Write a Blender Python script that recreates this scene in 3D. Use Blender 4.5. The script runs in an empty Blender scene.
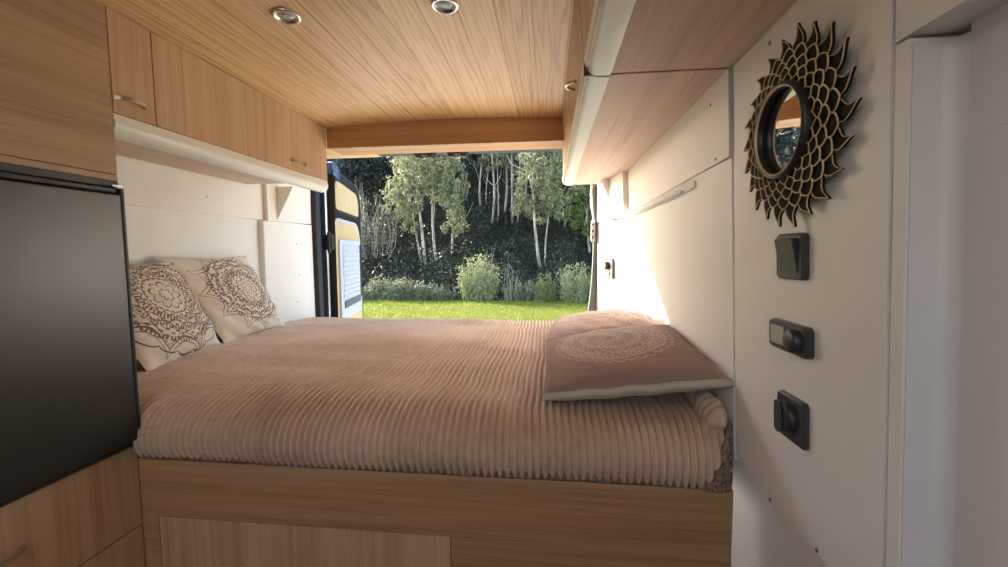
import bpy, bmesh, math, random
import numpy as np
from mathutils import Vector, Matrix
random.seed(4); rng = np.random.default_rng(4)
ZC = 1.40                      # eye height above the van floor; all heights below are relative to it
S = bpy.context.scene
COL = S.collection
PI = math.pi

# ------------------------------------------------------------------ shader helpers
class G:
    def __init__(s, name, rough=.5, spec=.5, metal=0., bump=None, coat=0.):
        s.m = bpy.data.materials.new(name); s.m.use_nodes = True
        s.t = s.m.node_tree; s.n = s.t.nodes; s.l = s.t.links
        s.b = s.n['Principled BSDF']
        s.b.inputs['Roughness'].default_value = rough
        s.b.inputs['Metallic'].default_value = metal
        s.b.inputs['Specular IOR Level'].default_value = spec
        s.b.inputs['Coat Weight'].default_value = coat
    def put(s, sock, v):
        if isinstance(v, E_): s.l.new(v.s, sock)
        elif isinstance(v, bpy.types.NodeSocket): s.l.new(v, sock)
        else: sock.default_value = v
    def math(s, op, *a):
        n = s.n.new('ShaderNodeMath'); n.operation = op
        for i, v in enumerate(a): s.put(n.inputs[i], v)
        return E_(s, n.outputs[0])
    def coord(s, kind='Object', scale=(1, 1, 1), loc=(0, 0, 0), rot=(0, 0, 0)):
        c = s.n.new('ShaderNodeTexCoord'); m = s.n.new('ShaderNodeMapping')
        m.inputs['Scale'].default_value = scale; m.inputs['Location'].default_value = loc; m.inputs['Rotation'].default_value = rot
        s.l.new(c.outputs[kind], m.inputs[0]); return m.outputs[0]
    def xyz(s, v):
        n = s.n.new('ShaderNodeSeparateXYZ'); s.l.new(v, n.inputs[0]); return [E_(s, o) for o in n.outputs]
    def comb(s, x, y, z):
        n = s.n.new('ShaderNodeCombineXYZ')
        for i, v in enumerate((x, y, z)): s.put(n.inputs[i], v)
        return n.outputs[0]
    def noise(s, vec, scale, detail=4, rough=.5, dist=0.):
        n = s.n.new('ShaderNodeTexNoise'); s.put(n.inputs['Vector'], vec)
        n.inputs['Scale'].default_value = scale; n.inputs['Detail'].default_value = detail
        n.inputs['Roughness'].default_value = rough; n.inputs['Distortion'].default_value = dist
        return E_(s, n.outputs[0])
    def vor(s, vec, scale, feat='F1'):
        n = s.n.new('ShaderNodeTexVoronoi'); s.put(n.inputs['Vector'], vec); n.inputs['Scale'].default_value = scale; n.feature = feat
        return E_(s, n.outputs[0])
    def ramp(s, f, stops):
        n = s.n.new('ShaderNodeValToRGB'); s.put(n.inputs[0], f); e = n.color_ramp.elements
        while len(e) < len(stops): e.new(.5)
        for i, (p, c) in enumerate(stops): e[i].position = p; e[i].color = (*c, 1) if len(c) == 3 else c
        return n.outputs[0]
    def mix(s, f, a, b, mode='MIX'):
        n = s.n.new('ShaderNodeMix'); n.data_type = 'RGBA'; n.blend_type = mode; n.clamp_factor = True
        s.put(n.inputs[0], f)
        for k, v in ((6, a), (7, b)):
            if isinstance(v, tuple): n.inputs[k].default_value = (*v, 1) if len(v) == 3 else v
            else: s.put(n.inputs[k], v)
        return n.outputs[2]
    def bump(s, h, strength=.3, dist=.01):
        n = s.n.new('ShaderNodeBump'); s.put(n.inputs['Height'], h)
        n.inputs['Strength'].default_value = strength; n.inputs['Distance'].default_value = dist
        s.l.new(n.outputs[0], s.b.inputs['Normal'])
    def color(s, c):
        if isinstance(c, tuple): s.b.inputs['Base Color'].default_value = (*c, 1)
        else: s.put(s.b.inputs['Base Color'], c)
        return s
class E_:
    def __init__(s, g, sock): s.g = g; s.s = sock
    def _o(s, op, *a): return s.g.math(op, s, *a)
    def __add__(s, o): return s._o('ADD', o)
    __radd__ = __add__
    def __mul__(s, o): return s._o('MULTIPLY', o)
    __rmul__ = __mul__
    def __sub__(s, o): return s._o('SUBTRACT', o)
    def __rsub__(s, o): return s.g.math('SUBTRACT', o, s)
    def __truediv__(s, o): return s._o('DIVIDE', o)
    def lt(s, o): return s._o('LESS_THAN', o)
    def gt(s, o): return s._o('GREATER_THAN', o)
    def abs(s): return s._o('ABSOLUTE')
    def sin(s): return s._o('SINE')
    def cos(s): return s._o('COSINE')
    def pow(s, p): return s._o('POWER', p)
    def max(s, o): return s._o('MAXIMUM', o)
    def min(s, o): return s._o('MINIMUM', o)
    def fract(s): return s._o('FRACT')
    def floor(s): return s._o('FLOOR')

def srgb(r, g, b):
    f = lambda c: (c/255/12.92) if c/255 <= .04045 else ((c/255+.055)/1.055)**2.4
    return (f(r), f(g), f(b))

def plain(name, c, rough=.5, metal=0., spec=.5, bump=0, bscale=60, coat=0.):
    g = G(name, rough, spec, metal, coat=coat); v = g.coord()
    n = g.noise(v, 9, 5)
    g.color(g.mix(n*.28, tuple(x*1.0 for x in c), tuple(x*.8 for x in c)))
    if bump: g.bump(g.noise(v, bscale, 3), bump, .002)
    return g.m

def wood(name, light, dark, grain='y', face='x', rough=.42, off=0.):
    """striped oak laminate: fine parallel grain along one axis"""
    g = G(name, rough, .4)
    k = {'x': 0, 'y': 1, 'z': 2}[grain]
    a = [38., 38., 38.]; a[k] = .9
    b = [190., 190., 190.]; b[k] = 4.
    c = [9., 9., 9.]; c[k] = .35
    n1 = g.noise(g.coord(scale=tuple(a), loc=(off, off, off)), 1, 5, .6, .25)
    n2 = g.noise(g.coord(scale=tuple(b), loc=(off, 3, off)), 1, 3, .6)
    n3 = g.noise(g.coord(scale=tuple(c), loc=(off, 7, off)), 1, 3, .5)
    f = n1*.50 + n2*.28 + n3*.34
    g.color(g.ramp(f, [(.44, dark), (.54, tuple((l+d)/2*1.02 for l, d in zip(light, dark))), (.66, light)]))
    g.bump(n2, .12, .001)
    return g.m

def pine_ceiling():
    g = G('ceiling_pine', .38, .45)
    x, y, z = g.xyz(g.coord())
    p = (x+5.0)/.0925
    idx = p.floor(); fr = p.fract()
    r1 = (idx*12.9898).sin()*43758.5; r1 = r1.fract()
    r2 = ((idx*7.233).sin()*9631.7).fract()
    # cathedral grain: distorted rings stretched along the plank
    u = (fr-.5)*(.0925*30); 
    cx = (r1-.5)*5.0
    yy = y*1.25+r2*9.
    warp = g.noise(g.comb(u*.8, yy, idx*3.1), 1.2, 3, .5)
    rad = (u-cx).abs()*1.9 + warp*5.5 + (yy*1.3).sin()*.6
    ring = (rad*5.2).sin()*.5+.5
    fine = g.noise(g.comb(x*260., y*6., idx), 1, 3, .6)
    med = g.noise(g.comb(x*40., y*1.2, idx*2.), 1, 4, .6)
    f = ring.pow(2.6)*.26 + fine*.16 + med*.45 + (r2-.5)*.16
    c = g.ramp(f, [(.20, (.84, .60, .31)), (.42, (.73, .485, .225)), (.72, (.47, .285, .12))])
    seam = (fr-.5).abs().gt(.483)
    g.color(g.mix(seam*.6, c, (.22, .11, .045)))
    g.bump(seam*-1.0 + fine*.08, .5, .004)
    return g.m

def mandala_mask(g, x, y, scale, layers, dens=1.0):
    r = (x*x+y*y)._o('SQRT')*scale
    th = g.math('ARCTAN2', y, x)
    tot = None
    for L in layers:
        kind, n, r0, amp, w = L[:5]; ph = L[5] if len(L) > 5 else 0.
        if kind == 'scallop': bnd = (th*(n/2)+ph).cos().abs().pow(.55)*amp+r0
        elif kind == 'point': bnd = (1.0-(th*(n/2)+ph).sin().abs().pow(.75))*amp+r0
        elif kind == 'ring': bnd = None
        elif kind == 'dots':     # row of beads at radius r0
            d = ((th*n).sin()*.5+.5)*(((r-r0).abs()).lt(w))
            v = d.gt(.5); tot = v if tot is None else tot.max(v); continue
        elif kind == 'rays':     # hatching between r0 and r0+amp
            v = (th*n+ph).sin().gt(w)*r.gt(r0)*r.lt(r0+amp); tot = v if tot is None else tot.max(v); continue
        v = (r-(bnd if bnd is not None else r0)).abs().lt(w*.8)
        tot = v if tot is None else tot.max(v)
    return tot, r, th

def cushion_mat(name, base, ink, cx, cy, scale, layers, fill=None, sy=1.0, weave=True, amount=.9):
    g = G(name, .85, .2)
    x, y, z = g.xyz(g.coord('UV'))
    X = (x-cx); Y = (y-cy)*sy
    nz = g.noise(g.comb(x, y, 0.), 9, 2)
    X = X+(nz-.5)*.02; Y = Y-(nz-.5)*.02
    m, r, th = mandala_mask(g, X, Y, scale, layers)
    if fill:
        r0, r1, n, dens = fill                     # lace-like filling between two radii
        a = (th*n).sin()*((r*62.).sin()); v = a.gt(dens)*r.gt(r0)*r.lt(r1)
        m = m.max(v*.8)
    worn = g.noise(g.comb(x, y, 3.), 60, 3)
    m = m*((worn-.22)*5.).min(1.0).max(.25)*amount
    fold = g.noise(g.comb(x, y, 0.), 5, 3)
    b = g.mix(fold*.5, base, tuple(v*.82 for v in base))
    g.color(g.mix(m, b, ink))
    g.bump(g.noise(g.comb(x*1., y, 0.), 7, 3)*1.0+g.noise(g.comb(x, y, 0.), 260, 2)*.03, .35, .02)
    return g.m

def leafmat(name, c1, c2, trans=.35):
    g = G(name, .55, .25)
    gi = g.n.new('ShaderNodeNewGeometry')
    c = g.mix(E_(g, gi.outputs['Random Per Island']), c1, c2)
    g.color(c)
    tr = g.n.new('ShaderNodeBsdfTranslucent'); g.l.new(c, tr.inputs[0])
    mx = g.n.new('ShaderNodeMixShader'); mx.inputs[0].default_value = trans
    out = g.n['Material Output']
    g.l.new(g.b.outputs[0], mx.inputs[1]); g.l.new(tr.outputs[0], mx.inputs[2]); g.l.new(mx.outputs[0], out.inputs[0])
    return g.m

# ------------------------------------------------------------------ object helpers
ROOTLOC = {}
def tag(o, label=None, cat=None, group=None, kind=None):
    if label: o['label'] = label
    if cat: o['category'] = cat
    if group: o['group'] = group
    if kind: o['kind'] = kind
    return o
def thing(name, label, cat, loc, group=None):
    o = bpy.data.objects.new(name, None); COL.objects.link(o)
    o.location = (loc[0], loc[1], loc[2]+ZC); o.empty_display_size = .05
    ROOTLOC[o] = np.array([loc[0], loc[1], loc[2]+ZC]); return tag(o, label, cat, group)

def link(name, me, parent, V=None):
    o = bpy.data.objects.new(name, me); COL.objects.link(o)
    return o
def obj(name, src, mat, parent=None, smooth=False, sharp=None):
    """src: bmesh or (verts, faces[, uvs]); heights relative to the eye"""
    me = bpy.data.meshes.new(name)
    if isinstance(src, bmesh.types.BMesh):
        bmesh.ops.recalc_face_normals(src, faces=src.faces)
        src.to_mesh(me); src.free()
    else:
        me.from_pydata([tuple(v) for v in src[0]], [], [tuple(f) for f in src[1]])
    n = len(me.vertices); co = np.empty(n*3, dtype=np.float32); me.vertices.foreach_get('co', co); co = co.reshape(-1, 3)
    co[:, 2] += ZC
    if parent is None:
        lo, hi = co.min(0), co.max(0); org = np.array([(lo[0]+hi[0])/2, (lo[1]+hi[1])/2, lo[2]])
    else: org = ROOTLOC[parent]
    co = co-org; me.vertices.foreach_set('co', co.ravel().astype(np.float32))
    mats = mat if isinstance(mat, (list, tuple)) else [mat]
    for m in mats: me.materials.append(m)
    if smooth: me.polygons.foreach_set('use_smooth', [True]*len(me.polygons))
    me.update()
    if sharp: me.set_sharp_from_angle(angle=math.radians(sharp))
    o = bpy.data.objects.new(name, me); COL.objects.link(o); ROOTLOC[o] = org
    if parent is None: o.location = org
    else: o.parent = parent
    return o
def struct(name, src, mat, parent=None, **k):
    o = obj(name, src, mat, parent, **k)
    if parent is None: o['kind'] = 'structure'
    return o

def box(bm, x0, x1, y0, y1, z0, z1, bev=0., seg=2):
    t = bmesh.new(); bmesh.ops.create_cube(t, size=1)
    for v in t.verts: v.co = Vector(((x0+x1)/2+v.co.x*(x1-x0), (y0+y1)/2+v.co.y*(y1-y0), (z0+z1)/2+v.co.z*(z1-z0)))
    if bev: bmesh.ops.bevel(t, geom=t.edges[:]+t.verts[:], offset=bev, segments=seg, affect='EDGES', profile=.5)
    merge(bm, t); return bm
def merge(bm, t, idx=0):
    mp = {v: bm.verts.new(v.co) for v in t.verts}
    for f in t.faces:
        try: nf = bm.faces.new([mp[v] for v in f.verts]); nf.material_index = f.material_index or idx
        except ValueError: pass
    t.free()
def nb(): return bmesh.new()
def B(*a, **k): return box(nb(), *a, **k)
def loops(bm, L, close=True, cap0=True, cap1=True, idx=0):
    """skin a list of vertex loops"""
    R = [[bm.verts.new(tuple(p)) for p in l] for l in L]; n = len(R[0])
    for a, b in zip(R[:-1], R[1:]):
        for i in range(n if close else n-1):
            j = (i+1) % n; f = bm.faces.new((a[i], a[j], b[j], b[i])); f.material_index = idx
    if cap0: f = bm.faces.new(R[0][::-1]); f.material_index = idx
    if cap1: f = bm.faces.new(R[-1]); f.material_index = idx
    return bm
def prism(bm, poly, fn, d0, d1, idx=0):
    return loops(bm, [[fn(a, b, d0) for a, b in poly], [fn(a, b, d1) for a, b in poly]], idx=idx)
def tube(bm, pts, rad, n=8, idx=0):
    pts = [Vector(p) for p in pts]; L = []
    rr = rad if hasattr(rad, '__len__') else [rad]*len(pts)
    up = None
    for i, p in enumerate(pts):
        d = (pts[min(i+1, len(pts)-1)]-pts[max(i-1, 0)]).normalized()
        if up is None: up = d.orthogonal().normalized()
        up = (up-d*up.dot(d))
        up = up.normalized() if up.length > 1e-5 else d.orthogonal().normalized()
        s = d.cross(up)
        L.append([p+(up*math.cos(2*PI*k/n)+s*math.sin(2*PI*k/n))*rr[i] for k in range(n)])
    return loops(bm, L, idx=idx)
def lathe(bm, prof, c, ax, n=32, idx=0, cap=True):
    """prof: (radius, height along ax)"""
    c = Vector(c); ax = Vector(ax).normalized(); u = ax.orthogonal().normalized(); w = ax.cross(u)
    L = [[c+ax*h+(u*math.cos(2*PI*k/n)+w*math.sin(2*PI*k/n))*max(r, 1e-5) for k in range(n)] for r, h in prof]
    return loops(bm, L, cap0=cap, cap1=cap, idx=idx)
def rrect(w, h, r, n=5):
    P = []
    for cx, cy, a0 in ((w/2-r, h/2-r, 0), (-w/2+r, h/2-r, 90), (-w/2+r, -h/2+r, 180), (w/2-r, -h/2+r, 270)):
        for i in range(n+1):
            a = math.radians(a0+90*i/n); P.append((cx+r*math.cos(a), cy+r*math.sin(a)))
    return P

# ------------------------------------------------------------------ materials
OAKL, OAKD = (.60, .41, .245), (.41, .255, .14)
M = {}
M['oak_v'] = wood('oak_vertical', OAKL, OAKD, 'z')
M['oak_v2'] = wood('oak_vertical_drawer', OAKL, OAKD, 'z', off=3.3)
M['oak_h'] = wood('oak_horizontal', (.47, .325, .21), (.31, .20, .12), 'y', off=1.3)
M['oak_x'] = wood('oak_crosswise', (.50, .30, .16), (.31, .17, .083), 'x', off=2.1)
M['beam'] = wood('beam_oak', (.62, .35, .15), (.45, .23, .09), 'x', off=5.1)
M['oak_under'] = wood('shelf_underside', (.66, .49, .38), (.49, .34, .25), 'y', off=4.1, rough=.6)
M['pine'] = pine_ceiling()
M['white'] = plain('white_panel', (.90, .87, .81), .45, bump=.04)
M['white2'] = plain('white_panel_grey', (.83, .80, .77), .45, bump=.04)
M['lilac'] = plain('white_lilac_cast', (.74, .71, .72), .5, bump=.04)  # lavender cast of the daylight is put into this white
M['cream'] = plain('cream_profile', (.80, .80, .71), .35)
M['seal'] = plain('rubber_seal', (.02, .02, .022), .6)
M['seal2'] = plain('pillar_seal_grey', (.085, .085, .085), .55)
M['railgrey'] = plain('rail_grey', (.10, .11, .13), .5)
M['blockgrey'] = plain('front_blocker_grey', (.10, .095, .09), .9)
M['black'] = plain('black_plastic', (.018, .018, .019), .45)
M['fridge'] = plain('fridge_door_black', (.010, .010, .010), .36, spec=.9)
M['fframe'] = plain('fridge_frame', (.03, .03, .031), .38)
M['chrome'] = plain('brushed_nickel', (.62, .57, .50), .28, metal=1.)
M['steel'] = plain('steel', (.75, .75, .76), .18, metal=1.)
M['greyplas'] = plain('dark_grey_plastic', (.045, .048, .052), .42)
M['greyplas2'] = plain('dark_grey_knob', (.022, .023, .026), .36)
M['lcd'] = plain('lcd_display', (.42, .44, .40), .25)
M['screw'] = plain('screw_metal', (.22, .20, .19), .45, metal=.6)
M['screwcap'] = plain('screw_head_white', (.55, .52, .48), .45)
M['floor'] = wood('floor_vinyl', (.16, .13, .11), (.09, .07, .06), 'y')
M['gold'] = plain('gold_paint', (.68, .49, .25), .5, metal=.2)
M['petal'] = plain('black_petal', (.012, .010, .008), .75, spec=.2)
M['ring'] = plain('black_ring', (.022, .02, .017), .4)
g = G('mirror_glass', .02, .5, 1.); v = g.coord(); g.color(g.mix(g.noise(v, 3, 2)*.1, (.9, .92, .93), (.86, .88, .9))); M['mirror'] = g.m
g = G('window_tint', .08, .6); v = g.coord(); g.color(g.mix(g.noise(v, 4, 2)*.2, (.015, .016, .018), (.03, .03, .03))); M['tint'] = g.m
M['carblue'] = plain('dark_blue_paint', (.02, .07, .28), .15, spec=.6, coat=1.)
M['doorblack'] = plain('door_inner_black', (.014, .013, .014), .35)
M['doortan'] = wood('door_panel_tan', (.60, .45, .24), (.48, .34, .17), 'z', off=.4)
M['blindwhite'] = plain('blind_frame_white', (.50, .53, .57), .4)
g = G('pleated_blind', .6, .2); x, y, z = g.xyz(g.coord()); pl = (z*190.).sin()*.5+.5
g.color(g.mix(g.noise(g.coord(), 12, 2)*.2, (.42, .45, .50), (.33, .36, .41))); g.bump(pl, .8, .006); M['blind'] = g.m
# corduroy
g = G('corduroy_plush', .92, .15); g.b.inputs['Sheen Weight'].default_value = .08; g.b.inputs['Sheen Roughness'].default_value = .6
g.b.inputs['Sheen Tint'].default_value = (.9, .75, .62, 1)
v = g.coord(); n1 = g.noise(v, 3.2, 4, .6); n2 = g.noise(v, 42, 4, .65)
g.color(g.ramp(n1*.6+n2*.42, [(.34, (.47, .325, .225)), (.52, (.60, .44, .325)), (.70, (.71, .55, .425))]))
g.bump(g.noise(v, 420, 3, .7), .25, .002); M['cord'] = g.m
g = G('sherpa_lining', .95, .1); v = g.coord(); n = g.noise(v, 90, 4, .65)
g.color(g.ramp(n, [(.3, (.19, .12, .075)), (.6, (.40, .28, .19))])); g.bump(n+g.vor(v, 110), .9, .012); M['sherpa'] = g.m
M['mattress'] = plain('mattress_cover', (.35, .26, .2), .9)
CREAM = (.84, .76, .62); INK = (.135, .062, .045); TAUPE = (.33, .225, .185); LACE = (.60, .48, .38)
big = [('scallop', 8, .06, .05, .010), ('scallop', 8, .13, .07, .011, .4), ('ring', 0, .045, 0, .008), ('scallop', 10, .22, .07, .012), ('dots', 30, .325, 0, .02),
       ('ring', 0, .35, 0, .010), ('ring', 0, .295, 0, .007), ('scallop', 16, .37, .05, .009), ('rays', 48, .36, .035, .2), ('scallop', 12, .46, .10, .012), ('scallop', 12, .43, .08, .008), ('rays', 60, .47, .05, .3),
       ('point', 12, .60, .16, .014), ('point', 12, .56, .14, .010, PI/2), ('scallop', 24, .58, .04, .008), ('point', 12, .66, .22, .011), ('rays', 72, .60, .05, .25)]
M['cushB'] = cushion_mat('cushion_mandala_large', CREAM, INK, .58, .56, 1.62, big, fill=(.12, .56, 18., .45))
bigA = [('scallop', 8, .05, .05, .011), ('scallop', 9, .13, .09, .014, .3), ('ring', 0, .29, 0, .010), ('scallop', 18, .31, .05, .010), ('rays', 60, .36, .06, .15), ('point', 10, .46, .12, .013), ('point', 10, .42, .10, .010, PI/2), ('scallop', 20, .52, .06, .009), ('rays', 80, .50, .05, .2),
        ('point', 9, .66, .24, .020), ('point', 9, .60, .24, .010), ('point', 9, .74, .26, .012), ('rays', 90, .68, .06, .1), ('scallop', 18, .86, .06, .012)]
M['cushA'] = cushion_mat('cushion_mandala_lotus', CREAM, INK, .52, .60, 1.55, bigA, fill=(.26, .78, 24., .35))
lace = [('ring', 0, .80, 0, .018), ('scallop', 36, .82, .08, .02), ('ring', 0, .70, 0, .010), ('rays', 70, .70, .10, .1), ('scallop', 20, .52, .12, .02), ('scallop', 16, .34, .12, .02), ('point', 12, .16, .14, .02), ('scallop', 8, .08, .06, .02), ('rays', 44, .36, .12, .0), ('dots', 40, .64, 0, .03)]
M['laceP'] = cushion_mat('pillow_taupe_lace', TAUPE, LACE, .50, .56, 2.25, lace, fill=(.05, .80, 26., .1), amount=.62)
M['laceP2'] = cushion_mat('pillow_taupe_lace_soft', (.38, .26, .22), LACE, .48, .50, 2.2, lace, fill=(.05, .84, 22., .0), amount=.55)
M['creamside'] = plain('pillow_cream_back', (.56, .47, .38), .85)
M['creamback'] = plain('cushion_cream_back', CREAM, .85)
# outdoors
g = G('ground_turf', .9, .1); v = g.coord(); g.color(g.ramp(g.noise(v, 1.2, 5, .6), [(.35, (.09, .12, .018)), (.65, (.16, .19, .035))])); M['turf'] = g.m
g = G('bounce_ground', .9, .1); v = g.coord(); g.color(g.ramp(g.noise(v, 30, 5, .7), [(.3, (.50, .44, .37)), (.7, (.76, .69, .60))])); M['bounce'] = g.m  # unseen pale ground by the van, added to bounce warm light inside
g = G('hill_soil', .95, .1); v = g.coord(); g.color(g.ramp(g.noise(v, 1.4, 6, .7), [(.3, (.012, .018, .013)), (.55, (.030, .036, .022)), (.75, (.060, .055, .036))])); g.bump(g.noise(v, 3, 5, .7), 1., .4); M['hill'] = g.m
M['grass'] = leafmat('grass_blades', (.16, .185, .022), (.29, .295, .055), .35)
M['euca'] = leafmat('eucalyptus_leaves', (.14, .155, .075), (.31, .32, .18), .3)
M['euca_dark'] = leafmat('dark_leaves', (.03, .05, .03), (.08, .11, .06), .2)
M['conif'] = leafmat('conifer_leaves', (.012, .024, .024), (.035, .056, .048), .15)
M['bushy'] = leafmat('willowy_leaves', (.20, .23, .08), (.40, .41, .20), .35)
M['hedge'] = leafmat('hedge_leaves', (.08, .11, .045), (.26, .26, .165), .3)
M['brightg'] = leafmat('bright_leaves', (.10, .14, .035), (.22, .27, .09), .35)
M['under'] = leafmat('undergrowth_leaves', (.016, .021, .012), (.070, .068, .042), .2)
g = G('tree_bark', .9, .1); v = g.coord(scale=(1, 1, .15)); g.color(g.ramp(g.noise(v, 9, 4), [(.35, (.20, .16, .12)), (.65, (.50, .43, .36))])); M['bark'] = g.m
M['darkbark'] = plain('dark_bark', (.09, .07, .055), .9)
M['twig'] = plain('dry_twigs', (.30, .26, .21), .9)

# ------------------------------------------------------------------ van shell
def wx(z): return .363+(.35-z)*.0428                       # right wall leans in towards the roof
def W(Y, z, d): return (wx(z)-d, Y, z)
def Wp(poly, d0, d1, bm=None, idx=0): return prism(bm or nb(), poly, W, d0, d1, idx)
def screw(parent, p, nrm, mat='screw', r=.0035):
    b = nb(); lathe(b, [(r, 0), (r, .0008), (r*.75, .0014), (r*.3, .0010)], p, nrm, 12)
    return obj('screw', b, M[mat], parent, smooth=True, sharp=40)

# ceiling (gently arched)
b = nb(); L = []
xs = np.linspace(-1.62, .62, 40)
def cz(x): return .578+.020*max(0, 1-((x+.42)/.62)**2)
for Y in (-1.9, .3, .9, 1.87, 2.46):
    L.append([(x, Y, cz(x)) for x in xs])
loops(b, L, close=False, cap0=False, cap1=False)
ceiling = struct('ceiling', b, M['pine'], smooth=True)
roof = struct('trim_1', B(-1.66, .66, -1.9, 2.46, .62, .70), M['white'])          # outer roof skin
floor_ = struct('floor', B(-1.6, .6, -1.9, 2.42, -1.48, -1.40), M['floor'])

# front end: unseen wall with an opening, added to keep sky light out
b = nb(); box(b, -1.6, .6, -1.98, -1.90, -1.40, .02); box(b, -1.6, .6, -1.98, -1.90, .42, .66); box(b, -1.6, -1.15, -1.98, -1.90, .02, .42); box(b, .10, .6, -1.98, -1.90, .02, .42)
struct('front_blocker', b, M['blockgrey'])
# left wall: upper panel, recessed lower panel, rear pillar panel
XL = -1.45
wl = struct('wall_left', B(XL-.06, XL, -1.9, 1.98, -1.40, .60), M['white'])
struct('upper_panel', B(XL-.002, XL+.012, -.4, 2.02, .168, .60, .002), M['white'], wl)
def P3(a, b_, d): return a
b = nb()   # tapering rear pillar panel
loops(b, [[(XL+.02, 1.975, -1.40), (-1.398, 2.335, -1.40), (-1.46, 2.38, -1.40), (XL-.08, 1.975, -1.40)], [(XL+.02, 1.975, .160), (-1.403, 2.335, .166), (-1.46, 2.38, .166), (XL-.08, 1.975, .160)]])
pl_ = struct('pillar_panel', b, M['white'], wl)
b = nb()
loops(b, [[(XL+.035, 1.97, .166), (-1.405, 2.335, .172), (-1.46, 2.38, .172), (XL-.08, 1.97, .166)], [(XL+.035, 1.97, .60), (-1.40, 2.335, .60), (-1.46, 2.38, .60), (XL-.08, 1.97, .60)]])
struct('upper_pillar_panel', b, M['white'], wl)
struct('corner_post', B(XL-.01, XL+.028, 1.94, 1.99, -.9, .165, .008), M['white'], wl)
for Y, z in ((1.62, .24), (2.16, .05), (2.17, -.12), (2.15, -.27)):
    x = XL+.0125 if Y < 1.9 else XL+.02+(Y-1.975)/.36*(.0775)
    screw(wl, (x, Y, z), (1, 0, 0) if Y < 1.9 else (.975, -.21, 0), 'screwcap', .005)

# right wall
wr = struct('wall_right', prism(nb(), [(-1.9, -1.40), (2.02, -1.40), (2.02, .60), (-1.9, .60)], W, -.10, -.055), M['lilac'])
# mirror panel with rounded lower rear corner
pp = [(.509, .60), (.509, -.449), (.826, -.449)]
for i in range(7):
    a = math.radians(-90+90*i/6); pp.append((.853+.042*math.cos(a), -.407+.042*math.sin(a)))
pp += [(.8955, .60)]
struct('side_panel', Wp(pp, -.06, 0.), M['white2'], wr)
struct('panel_above_door', Wp([(-1.9, .222), (.504, .222), (.504, .60), (-1.9, .60)], -.06, 0.), M['white2'], wr)
struct('edge_strip', Wp([(.488, -1.4), (.5045, -1.4), (.5045, .2185), (.488, .2185)], -.06, -.001), M['white2'], wr)
b = nb()    # rounded jamb into the door recess
prof = [(-.004, .4865), (-.030, .4865)]+[(-.030-.013*math.sin(a), .4865-.022*(1-math.cos(a))) for a in np.linspace(.2, PI/2, 6)]+[(-.043, .44), (-.062, .44), (-.062, .4875), (-.004, .4875)]
loops(b, [[(wx(z)-d, Y, z) for d, Y in prof] for z in (-1.4, .214)])
struct('door_jamb', b, M['lilac'], wr, smooth=True, sharp=35)
struct('door_recess_upper', Wp([(-1.9, .1156), (.47, .1156), (.47, .26), (-1.9, .26)], -.06, -.0425), M['lilac'], wr)
struct('door_recess_lower', Wp([(-1.9, -1.4), (.47, -1.4), (.47, .1150), (-1.9, .1150)], -.06, -.042), M['lilac'], wr)
struct('lower_side_panel', Wp([(.5, -1.4), (2.0, -1.4), (2.0, -.44), (.5, -.44)], -.06, -.032), M['white2'], wr)
struct('bedside_panel', Wp([(.901, -.445), (2.0, -.445), (2.0, .190), (.901, .190)], -.06, .0015), M['white2'], wr)
struct('upper_side_panel', Wp([(.901, .192), (2.06, .178), (2.06, .60), (.901, .60)], -.06, .007), M['white2'], wr)
for Y, z in ((.742, .393), (.757, .344), (.759, -.446), (.628, -.4435)): screw(wr, W(Y, z, .0), (-1, 0, -.04))
for Y, z in ((.992, .325), (.968, .201)): screw(wr, W(Y, z, .007), (-1, 0, -.04))
# tapering rear pillar on the right
b = nb(); loops(b, [[(wx(z)-.004, 1.985, z), (.266, 2.335, z), (.36, 2.40, z), (.47, 1.985, z)] for z in (-1.40, .158)])
struct('rear_pillar_panel', b, M['white'], wr)
b = nb(); loops(b, [[(wx(z)-.03, 1.97, z), (.262, 2.335, z), (.36, 2.40, z), (.47, 1.97, z)] for z in (.162, .60)])
struct('upper_rear_pillar_panel', b, M['white'], wr)
b = nb(); loops(b, [[(wx(z)-.014+.0*z, 1.93, z), (wx(z)-.022, 1.95, z), (wx(z)-.022, 1.985, z), (wx(z)+.05, 1.985, z), (wx(z)+.05, 1.93, z)] for z in (-.7, .17)])
struct('rear_corner_post', b, M['white'], wr, smooth=True, sharp=50)

# light strip under the right upper panel
t = thing('led_strip_profile', 'thin white light profile along the right wall above the flat pillows', 'light', (.365, 1.65, .16))
b = nb(); loops(b, [[(wx(z0)-.004, Y, z0-.012), (wx(z0)-.004, Y, z0+.006), (wx(z0)-.004-wd, Y, z0+.006), (wx(z0)-.004-wd*.8, Y, z0-.004)] for Y, z0, wd in ((1.105, .172, .003), (1.16, .172, .020), (1.95, .166, .024))])
obj('housing', b, M['white'], t)
b = nb(); loops(b, [[(wx(.16)-.007, Y, .166), (wx(.16)-.016, Y, .166), (wx(.16)-.016, Y, .159), (wx(.16)-.007, Y, .159)] for Y in (1.18, 1.94)])
obj('diffuser', b, M['blindwhite'], t)

# brackets
def bracket(name, label, pts, thick, ax):
    b = nb(); loops(b, [[Vector(p) for p in pts], [Vector(p)+Vector(ax)*thick for p in pts]])
    return tag(obj(name, b, M['white']), label, 'bracket')
bracket('shelf_bracket', 'white triangular bracket under the left overhead cabinet at the rear pillar', [(XL+.03, 2.04, .345), (XL+.13, 2.04, .345), (XL+.034, 2.04, .168)], .016, (0, 1, 0))
bracket('shelf_bracket', 'white triangular bracket under the right overhead cabinet at the rear pillar', [(.352, 2.16, .362), (.262, 2.16, .362), (.33, 2.16, .195)], .016, (0, 1, 0))

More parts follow.
